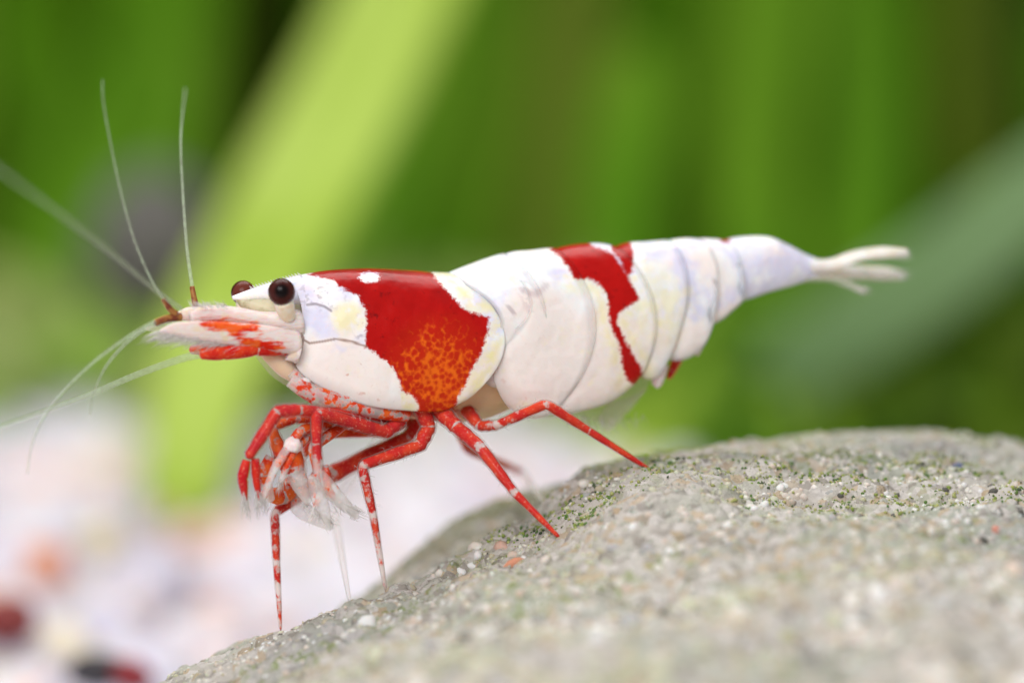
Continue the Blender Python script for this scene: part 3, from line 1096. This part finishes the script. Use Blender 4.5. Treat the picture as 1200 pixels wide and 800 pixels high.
def core_attrs(V):
    P = to_px(V)
    return {'blush': np.clip((548 - P[:, 0]) / 14, 0, 1) * np.clip((P[:, 0] - 338) / 22, 0, 1)}


# soft body inside the shell, running the whole length
loft('body', [(322, 378), (345, 352), (372, 340), (430, 330), (500, 332), (560, 325), (620, 310), (700, 303), (780, 298), (850, 294), (920, 297), (950, 304)],
     [(318, 410), (338, 440), (365, 462), (420, 478), (495, 492), (560, 492), (620, 470), (700, 455), (770, 410), (840, 352), (915, 332), (950, 322)],
     [0.06, 0.10, 0.13, 0.16, 0.17, 0.17, 0.18, 0.17, 0.13, 0.09, 0.06, 0.03], M['core'], nu=110, nt=48, attrs=core_attrs)

# beak between the eyes with its saw edge
ro = loft('rostrum', [(272, 347), (285, 342), (305, 335), (328, 328), (352, 322)], [(273, 351), (287, 354), (305, 353), (326, 356), (350, 362)], [0.006, 0.022, 0.030, 0.045, 0.07], M['shell'], nu=30, nt=20, front=True)
for k in range(17):
    t = k / 16
    x, y = 296 + 56 * t, 338.2 - 15.8 * t
    a = L(x, y + 1.5, 0)
    V = [a + np.array([-0.004, 0.005, -0.003]), a + np.array([-0.004, -0.005, -0.003]), a + np.array([0.016, 0, -0.001]), L(x - 4.0, y - 3.6, 0)]
    mesh_object('tooth', V, [(0, 1, 2), (0, 3, 1), (1, 3, 2), (2, 3, 0)], M['seta'], ro)


def tube_mesh(P, R, nt=12, cap=True):
    P = np.asarray(P)
    T = np.gradient(P, axis=0)
    T /= np.linalg.norm(T, axis=1)[:, None] + 1e-12
    n0 = np.cross(T[0], [0.13, 0.4, 0.9])
    n0 /= np.linalg.norm(n0)
    ang = np.arange(nt) / nt * 2 * math.pi
    V = []
    for i in range(len(P)):
        n0 = n0 - T[i] * (n0 @ T[i])
        n0 /= np.linalg.norm(n0)
        b = np.cross(T[i], n0)
        V.append(P[i] + R[i] * (np.cos(ang)[:, None] * n0 + np.sin(ang)[:, None] * b))
    V = np.concatenate(V)
    F = [tuple(f) for f in grid_faces(len(P), nt, True)]
    if cap:
        F += [tuple(range(nt))[::-1], tuple(range((len(P) - 1) * nt, len(P) * nt))]
    return V, F


def limb(name, pts, radii, mat, pale=None, parent=None, nt=14, per=16, joint=0.16, sheath=False):
    """jointed limb: pts are (px, py, lat); straight pieces with swollen, tightly bent joints"""
    C = [L(*p) if len(p) == 3 else np.array(p[0]) for p in pts]
    P, R, Q, S = [], [], [], []
    pale = pale or [0.0] * len(C)
    ns = len(C) - 1
    for s in range(ns):
        for t in np.linspace(0, 1, per, endpoint=(s == ns - 1)):
            P.append(C[s] * (1 - t) + C[s + 1] * t)
            r = radii[s] * (1 - t) + radii[s + 1] * t
            sw = 1 + joint * (math.exp(-(t / 0.10) ** 2) * (s > 0) + math.exp(-((1 - t) / 0.10) ** 2) * (s < ns - 1)) + 0.12 * math.sin(math.pi * t)
            pinch = 1 - 0.22 * (math.exp(-((t - 0.03) / 0.035) ** 2) * (s > 0))
            R.append(r * sw * pinch * PX * (0.82 if sheath else 0.95))
            q = pale[s] * (1 - t) + pale[s + 1] * t
            q += 0.45 * (math.exp(-(t / 0.06) ** 2) * (s > 0) + math.exp(-((1 - t) / 0.05) ** 2) * (s < ns - 1))
            Q.append(q)
    P = np.array(P)
    for _ in range(2):
        P[1:-1] = 0.25 * P[:-2] + 0.5 * P[1:-1] + 0.25 * P[2:]
    R[-1] *= 0.4
    R = np.array(R)
    core = R * (0.84 + 0.04 * np.sin(np.arange(len(R)) * 0.9 + len(P))) if sheath else R
    V, F = tube_mesh(P, core, nt)
    o = mesh_object(name, V, F, mat, parent or shrimp, {'pale': np.repeat(Q, nt)})
    if sheath:                                  # clear outer skin round the red flesh
        V, F = tube_mesh(P, R * 1.06, nt)
        mesh_object('skin', V, F, M['skin'], o)
    return o


def stone_local(px, py, sink=0.012):
    p = stone_hit(px, py)
    return (loc_of(p + ray(px, py) / DIST * sink),)


def leg_to_stone(name, pts, lat0, tip, radii, pale, mat='leg', latmid=None):
    """pts: pixels from hip to last joint; the claw tip rests on the stone at the pixel tip"""
    tl = stone_local(*tip)
    k = len(pts)
    out = []
    for i, (x, y) in enumerate(pts):
        out.append((x, y, latmid[i] if latmid else lat0 + (tl[0][1] - lat0) * (i / k) ** 1.15))
    return limb(name, out + [tl], radii, M[mat], pale, sheath=True)


# near flank, back to front
leg_to_stone('walking_leg', [(545, 478), (562, 499), (582, 498), (640, 473), (689, 504)], -0.13, (763, 551), [11, 8, 7.5, 7.5, 6, 3.2], [0, 0.3, 0.45, 0.0, 0.05, -0.1], latmid=[-0.10, -0.17, -0.23, -0.33, -0.34])
leg_to_stone('walking_leg', [(512, 478), (535, 500), (563, 524), (603, 577)], -0.15, (656, 630), [13, 11, 9.5, 6.5, 3.0], [0, 0.05, 0.25, 0.15, 0.25])
leg_to_stone('walking_leg', [(492, 472), (503, 500), (492, 522), (424, 545), (437, 601)], -0.15, (452, 692), [13, 11, 10, 8, 6, 2.6], [0, 0.1, 0.05, 0.3, 0.35, 0.8])
# far flank
leg_to_stone('walking_leg', [(500, 480), (478, 512), (388, 556), (322, 600), (324, 658)], 0.10, (329, 738), [11, 10, 13, 7, 5.5, 2.2], [0, 0, 0.1, 0.4, 0.35, 0.6])
leg_to_stone('walking_leg', [(530, 482), (548, 527), (612, 553)], 0.14, (640, 592), [9, 7, 5.5, 2.4], [0, 0, 0.5, 1.3], 'clear_leg', [0.1, 0.28, 0.6])
leg_to_stone('walking_leg', [(470, 482), (440, 520), (390, 592)], 0.22, (410, 706), [8, 7, 6, 3], [0.3, 0.8, 1.1, 1.4], 'clear_leg', [0.12, 0.3, 0.5])

# front claws: two on each flank, folded under the mouth
claws = []


def claw(arm, radii, pale, fingers, mat='claw'):
    o = limb('claw_arm', arm, [r * 0.88 for r in radii], M[mat], pale, sheath=True)
    for f, r, p, fm in fingers:
        limb('finger', f, r, M[fm], p, o, joint=0.02)
    claws.append(o)
    return o


claw([(470, 492, -0.13), (452, 506, -0.16), (371, 483, -0.22), (371, 520, -0.24), (373, 556, -0.25)], [12, 12, 10, 8, 9], [0, -0.1, -0.05, 0.1, 0.7],
     [([(370, 552, -0.25), (392, 580, -0.25), (420, 607, -0.24)], [8, 10, 3], [0.55, 0.65, 1.2], 'glass'),
      ([(368, 556, -0.24), (376, 590, -0.24), (386, 617, -0.22)], [8, 10, 3], [0.6, 0.7, 1.2], 'glass')])
claw([(455, 490, -0.10), (420, 488, -0.15), (350, 480, -0.22), (325, 482, -0.22), (290, 537, -0.24)], [9, 10, 10, 11, 9], [0, 0, 0.1, 0.05, 0.0],
     [([(289, 539, -0.245), (284, 560, -0.25), (288, 588, -0.25)], [5, 6.5, 2.0], [0.2, -0.2, 0.2], 'claw'),
      ([(299, 537, -0.235), (300, 560, -0.24), (304, 586, -0.24)], [5, 5, 2.0], [0.2, -0.2, 0.2], 'claw')])
claw([(450, 485, 0.05), (410, 490, 0.0), (345, 490, -0.08), (318, 500, -0.12), (330, 536, -0.16)], [8, 9, 9, 8, 14], [0.2, 0.4, 0.3, 0.25, 0.25],
     [([(336, 530, -0.16), (345, 552, -0.16), (362, 590, -0.16)], [17, 13, 5], [0.1, 0.5, 1.1], 'glass'),
      ([(318, 535, -0.15), (308, 556, -0.15), (318, 588, -0.15)], [7, 8, 5], [0.4, 0.3, 0.9], 'glass')], 'glass')
claw([(480, 492, 0.10), (455, 505, 0.08), (375, 508, 0.04), (352, 535, 0.02), (352, 570, 0.0)], [8, 9, 8, 9, 10], [0, 0.2, 0.3, 0.5, 0.8],
     [([(345, 566, -0.02), (330, 582, -0.04), (308, 578, -0.06)], [12, 11, 6], [0.5, 0.25, 0.3], 'glass'),
      ([(352, 570, -0.02), (350, 596, -0.02), (390, 618, -0.02)], [10, 11, 5], [0.4, 0.7, 1.1], 'glass')], 'glass')
for arm, rr, pl in [
    ([(448, 492, 0.0), (372, 500, -0.10), (344, 528, -0.20), (328, 566, -0.21)], [6, 6, 5, 3], [0.2, 0.45, 0.35, 0.6]),
    ([(420, 486, -0.05), (352, 504, -0.18), (322, 548, -0.22), (303, 596, -0.22)], [6, 6, 5, 2.5], [0.3, 0.3, 0.5, 0.9]),
    ([(410, 492, -0.08), (366, 524, -0.21), (378, 574, -0.24), (362, 612, -0.24)], [6, 6, 5, 2.5], [0.3, 0.4, 0.45, 1.0]),
    ([(380, 545, -0.23), (384, 574, -0.26), (400, 590, -0.26)], [5, 5, 2.5], [0.3, 0.3, 0.8]),
]:
    limb('palp', arm, rr, M['glass'], pl)
# white swollen wrist joint
V0, F0 = ICO3
kn = mesh_object('wrist_knob', V0 * (1 + 0.14 * fbm(V0 * 2.2, 3))[:, None] * np.array([11, 9, 10]) * PX + L(343, 522, -0.20), F0, M['ball'], shrimp)

# mouthparts below the head
loft('mouthpart', [(298, 412), (318, 404), (338, 415), (352, 432)], [(300, 418), (318, 440), (342, 456), (356, 462)], [0.02, 0.06, 0.07, 0.05], M['clear'], -0.05, 24, 20)
loft('mouthpart', [(306, 414), (325, 410), (345, 425), (352, 440)], [(306, 418), (325, 438), (342, 448), (352, 452)], [0.01, 0.035, 0.04, 0.03], M['core'], -0.05, 24, 20, attrs=lambda V: {'blush': np.zeros(len(V))})
limb('mouth_leg', [(340, 445, -0.12), (372, 466, -0.15), (440, 480, -0.16), (480, 486, -0.15)], [9, 10, 10, 9], M['glass'], [0.6, 0.5, 0.45, 0.3])
limb('mouth_leg', [(342, 436, -0.10), (360, 455, -0.13), (410, 468, -0.16), (470, 478, -0.16)], [7, 9, 8, 7], M['glass'], [0.6, 0.5, 0.35, 0.2])
mesh_object('mouth_knob', V0 * np.array([8, 6, 5]) * PX + L(357, 447, -0.13), F0, M['ball'], shrimp)

# eyes on stalks


def eye(px, py, r, lat, base, side):
    st = limb('eye_stalk', [(*base, lat * 0.72), (px + 1, py + 8, lat)], [9, 12], M['stalk'], [1, 1], joint=0)
    c = L(px, py, lat)
    V = V0 * np.array([1, 1, 1.0]) * r * PX + c
    d = np.array([-0.28, side * 0.92, 0.22])
    d = d / np.linalg.norm(d)
    mesh_object('eye', V, F0, M['eye'], st, {'pupil': V0 @ d})
    return st


M['stalk'] = mat_plain('eye_stalk', (0.86, 0.72, 0.52), 0.35, 1, 0.35, 30, (0.90, 0.84, 0.74), 0.4, 0.004)
eye(330, 342, 16.0, -0.15, (338, 372), -1)
eye(285, 343, 14.5, 0.15, (296, 372), 1)
loft('eye_socket', [(274, 349), (300, 347), (325, 349), (348, 352)], [(284, 362), (302, 374), (325, 384), (350, 396)], [0.012, 0.05, 0.08, 0.09], M['core2'] if 'core2' in M else mat_plain('socket', (0.70, 0.64, 0.46), 0.3, 0.9, 0.3, 18, (0.40, 0.36, 0.20), 0.5), 0.0, 20, 18)

# feelers: stems, scales and whips
loft('antennule_stem', [(222, 366), (240, 358), (275, 359), (310, 365), (350, 362)], [(224, 377), (245, 378), (280, 382), (315, 388), (352, 396)], [0.015, 0.03, 0.04, 0.05, 0.06], M['feeler'], -0.07, 40, 20, front=True)
loft('antennule_stem', [(208, 365), (225, 359), (265, 360), (300, 366), (340, 366)], [(210, 375), (230, 377), (270, 380), (305, 386), (340, 394)], [0.015, 0.03, 0.04, 0.05, 0.06], M['feeler'], 0.07, 40, 20, front=True)
loft('feeler_scale', [(188, 386), (205, 378), (240, 376), (280, 378), (320, 382), (350, 388)], [(186, 390), (205, 394), (240, 400), (280, 406), (320, 412), (350, 416)], [0.008, 0.012, 0.016, 0.022, 0.03, 0.04], M['feeler'], -0.13, 40, 18, front=True)
loft('feeler_scale', [(170, 384), (195, 377), (230, 375), (270, 377), (310, 382), (335, 386)], [(170, 387), (195, 392), (230, 398), (270, 402), (310, 406), (335, 408)], [0.008, 0.012, 0.016, 0.022, 0.03, 0.04], M['clear'], 0.13, 30, 18)
loft('feeler_base', [(346, 398), (352, 396), (350, 400)], [(334, 422), (342, 424), (346, 426)], [0.02, 0.05, 0.04], M['feeler'], -0.12, 16, 18, front=True)
limb('antenna_stem', [(340, 406, -0.10), (300, 408, -0.12), (262, 413, -0.12), (234, 415, -0.12)], [10, 9, 9, 6], M['leg'], [0.6, 0.15, -0.3, -0.1], joint=0.05)
limb('antenna_stem', [(330, 402, 0.12), (290, 404, 0.13), (250, 408, 0.13), (222, 410, 0.13)], [9, 8, 8, 5], M['glass'], [0.6, 0.5, 0.2, 0.3], joint=0.05)


def whip(name, pts, r0, r1, mat, parent=None, beads=0, bead_amp=0.25, nt=8):
    n = 160
    P = catmull([L(*p) for p in pts], n)
    s = np.linspace(0, 1, n)
    R = (r0 + (r1 - r0) * s ** 0.8)
    if beads:
        R = R * (1 + bead_amp * np.sin(s * beads * 2 * math.pi))
    V, F = tube_mesh(P, R * PX * 0.82, nt)
    return mesh_object(name, V, F, M[mat], parent or shrimp)


whip('feeler_whip', [(201, 365, -0.08), (190, 348, -0.08), (176, 325, -0.08), (158, 283, -0.09), (143, 230, -0.10), (130, 170, -0.12), (121, 118, -0.13), (120, 93, -0.13)], 2.7, 0.8, 'whip', beads=60, bead_amp=0.16)
whip('feeler_whip_base', [(206, 368, -0.08), (199, 362, -0.08), (191, 350, -0.08)], 5.2, 3.6, 'whip_dark')
whip('feeler_whip', [(231, 365, 0.08), (226, 340, 0.1), (219, 290, 0.20), (214, 220, 0.36), (212, 160, 0.50), (217, 104, 0.9)], 3.6, 1.4, 'whip')
whip('feeler_whip_base', [(231, 365, 0.08), (228, 352, 0.08), (225, 336, 0.1)], 5.5, 3.8, 'whip_dark')
whip('feeler_whip', [(212, 362, -0.09), (180, 338, -0.20), (120, 288, -0.50), (60, 243, -0.85), (-20, 185, -1.2)], 4.0, 2.8, 'whip')
whip('feeler_whip', [(205, 372, -0.07), (182, 377, -0.09), (150, 395, -0.11), (110, 424, -0.13), (75, 458, -0.14), (50, 490, -0.15), (37, 522, -0.15), (32, 555, -0.15)], 4.0, 1.0, 'whip', beads=64, bead_amp=0.26)
whip('feeler_whip_base', [(212, 371, -0.07), (196, 373, -0.08), (182, 378, -0.09)], 6.0, 5.0, 'whip_dark')
whip('feeler_whip', [(205, 374, 0.08), (180, 380, 0.14), (150, 400, 0.25), (125, 428, 0.36), (110, 460, 0.46), (105, 486, 0.5)], 4.5, 1.6, 'whip')
whip('feeler_whip', [(242, 413, -0.12), (210, 421, -0.05), (160, 439, 0.10), (100, 464, 0.32), (40, 486, 0.6), (-40, 514, 0.95)], 6.5, 3.2, 'whip', beads=70, bead_amp=0.05)


def fringe(name, roots, tips, r, parent, mat='seta', jit=2.0, lat=0.0, latj=0.02):
    """fine bristles: one thin three-sided spike each"""
    V, F = [], []
    for (a, b) in zip(roots, tips):
        la = lat + random.uniform(-latj, latj)
        p = L(a[0] + random.uniform(-1, 1), a[1] + random.uniform(-1, 1), la)
        q = L(b[0] + random.uniform(-jit, jit), b[1] + random.uniform(-jit, jit), la + random.uniform(-latj, latj))
        mid = (p + q) / 2 + rng.normal(0, 0.004, 3)
        k = len(V)
        rr = r * PX
        for c, s in ((p, 1.0), (mid, 0.7)):
            V += [c + np.array([rr * s, 0, -rr * s * 0.5]), c + np.array([-rr * s, 0, -rr * s * 0.5]), c + np.array([0, -rr * s * 0.6, rr * s])]
        V.append(q)
        for j in range(3):
            j2 = (j + 1) % 3
            F += [(k + j, k + j2, k + 3 + j2, k + 3 + j), (k + 3 + j, k + 3 + j2, k + 6)]
    o = mesh_object(name, V, F, M[mat], parent)
    o['kind'] = 'stuff'
    return o


# bristle fringe of the scales
ra, ti = [], []
for k in range(420):
    t = random.random()
    x, y = 192 + 112 * t, 387 + 19 * t ** 0.8
    ln = random.uniform(16, 38) * (1 - 0.3 * t)
    ra.append((x, y)); ti.append((x - ln, y + ln * random.uniform(0.18, 0.55)))
for k in range(70):
    x, y = random.uniform(225, 268), 359 + random.uniform(-1, 2)
    ra.append((x, y)); ti.append((x - random.uniform(4, 9), y - random.uniform(3, 8)))
fringe('bristles', ra, ti, 0.65, shrimp, lat=-0.12, latj=0.02)
# brushes on the claw fingers
for cx, cy, dx, dy, n, lat, o, sp in [(287, 584, 3, 26, 34, -0.25, 1, 5), (303, 582, 0, 26, 34, -0.24, 1, 5), (412, 600, 10, 10, 30, -0.24, 0, 9), (384, 612, 6, 9, 26, -0.22, 0, 9),
                                      (372, 560, 6, 26, 16, -0.27, 0, 8), (360, 590, 6, 14, 18, -0.16, 2, 9), (398, 592, 16, 14, 30, -0.25, 0, 16), (372, 600, 4, 16, 26, -0.24, 0, 14), (330, 566, -4, 16, 24, -0.21, 2, 6), (312, 590, -2, 12, 22, -0.22, 2, 5)]:
    ra = [(cx + random.uniform(-sp, sp) * 0.6, cy + random.uniform(-8, 4)) for _ in range(n)]
    ti = [(x + dx * random.uniform(0.5, 1.2) + random.uniform(-sp, sp), y + dy * random.uniform(0.5, 1.15)) for x, y in ra]
    fringe('bristles', ra, ti, 0.7, claws[o], lat=lat, latj=0.02)

# swimmerets under the abdomen
for tops, bots, lat, mat in [
    ([(655, 470), (690, 468), (722, 470), (760, 455)], [(650, 480), (690, 492), (715, 500), (708, 505)], -0.06, 'clear'),
    ([(735, 446), (750, 440), (762, 442), (760, 450)], [(700, 490), (708, 502), (716, 504), (740, 480)], -0.08, 'clear'),
    ([(768, 425), (776, 424), (783, 428)], [(764, 450), (770, 455), (775, 452)], -0.13, 'ball'),
    ([(780, 415), (792, 410), (806, 408)], [(776, 440), (782, 446), (788, 440)], -0.04, 'swim'),
    ([(808, 395), (820, 392), (828, 394)], [(812, 413), (817, 417), (821, 412)], -0.10, 'ball'),
    ([(600, 470), (640, 470), (680, 462)], [(600, 482), (640, 490), (670, 482)], 0.0, 'clear'),
]:
    if mat == 'swim':
        limb('swimmeret', [(800, 405, -0.05), (792, 425, -0.06), (783, 444, -0.06)], [6, 6, 3], M['leg'], [0.3, 0.1, 0.3])
    else:
        loft('swimmeret', tops, bots, [0.01] + [0.02] * (len(tops) - 2) + [0.008], M[mat], lat, 20, 14)

# tail fan: middle spine and side blades, spread level
for nm, tops, bots, ws, lat, mat in [
    ('telson', [(905, 290), (940, 297), (965, 305), (985, 301), (1003, 296)], [(905, 332), (940, 328), (965, 322), (985, 312), (1003, 301)], [0.06, 0.055, 0.045, 0.03, 0.010], 0.0, 'fan'),
    ('tail_blade', [(940, 304), (975, 303), (1003, 294), (1035, 289), (1062, 291)], [(940, 322), (975, 318), (1003, 306), (1035, 303), (1063, 300)], [0.03, 0.05, 0.06, 0.06, 0.02], [-0.03, -0.05, -0.08, -0.12, -0.15], 'fan'),
    ('tail_blade', [(940, 308), (975, 310), (1010, 311), (1040, 313), (1059, 318)], [(940, 326), (975, 327), (1010, 326), (1040, 327), (1058, 327)], [0.03, 0.05, 0.06, 0.06, 0.02], [0.03, 0.05, 0.09, 0.13, 0.16], 'fan'),
    ('tail_blade', [(935, 318), (965, 320), (990, 326), (1012, 336)], [(935, 332), (965, 330), (990, 337), (1011, 345)], [0.03, 0.05, 0.06, 0.02], [-0.02, -0.04, -0.08, -0.10], 'clear'),
    ('tail_blade', [(935, 314), (975, 314), (1010, 318), (1040, 324)], [(935, 328), (975, 327), (1010, 328), (1040, 330)], [0.03, 0.05, 0.06, 0.02], [0.02, 0.05, 0.1, 0.13], 'clear'),
]:
    if 'fan' not in M:
        M['fan'] = mat_plain('tail_fan', (0.92, 0.90, 0.88), 0.4, 0.65, 0.3, 16, (0.86, 0.78, 0.66), 0.2)
    loft(nm, tops, bots, ws, M[mat], lat, 30, 18)

# bristle fringe of the tail fan
ra, ti = [], []
for (x0, y0, x1, y1), cnt in [((1003, 296, 1060, 297), 46), ((1005, 318, 1057, 322), 46), ((985, 332, 1012, 341), 26)]:
    for k in range(cnt):
        t = random.random() ** 0.7
        x, y = x0 + (x1 - x0) * t, y0 + (y1 - y0) * t + random.uniform(-3, 3)
        ra.append((x, y)); ti.append((x + random.uniform(8, 18), y + random.uniform(-2, 7)))
fringe('bristles', ra, ti, 0.8, shrimp, lat=0.0, latj=0.10)
# sparse hairs along the near legs and claws
ra, ti = [], []
for (x0, y0, x1, y1), cnt in [((582, 498, 640, 473), 10), ((640, 473, 689, 504), 12), ((563, 524, 603, 577), 10), ((492, 522, 424, 545), 12), ((424, 545, 437, 601), 10), ((452, 506, 371, 483), 14), ((325, 482, 290, 537), 14)]:
    d = np.array([x1 - x0, y1 - y0]) / math.hypot(x1 - x0, y1 - y0)
    for k in range(cnt):
        t = random.random()
        x, y = x0 + (x1 - x0) * t, y0 + (y1 - y0) * t
        sgn = random.choice((-1, 1))
        ra.append((x + sgn * -d[1] * 6, y + sgn * d[0] * 6)); ti.append((x + sgn * -d[1] * 12 + d[0] * 5, y + sgn * d[0] * 12 + d[1] * 5))
fringe('bristles', ra, ti, 0.35, shrimp, lat=-0.27, latj=0.04, jit=1.5)

ra, ti = [], []
for k in range(60):
    t = random.random()
    x, y = 660 + 95 * t, 484 + 8 * math.sin(t * 3) + random.uniform(-6, 4)
    ra.append((x, y)); ti.append((x + random.uniform(-4, 10), y + random.uniform(8, 20)))
fringe('bristles', ra, ti, 0.5, shrimp, lat=-0.05, latj=0.08)
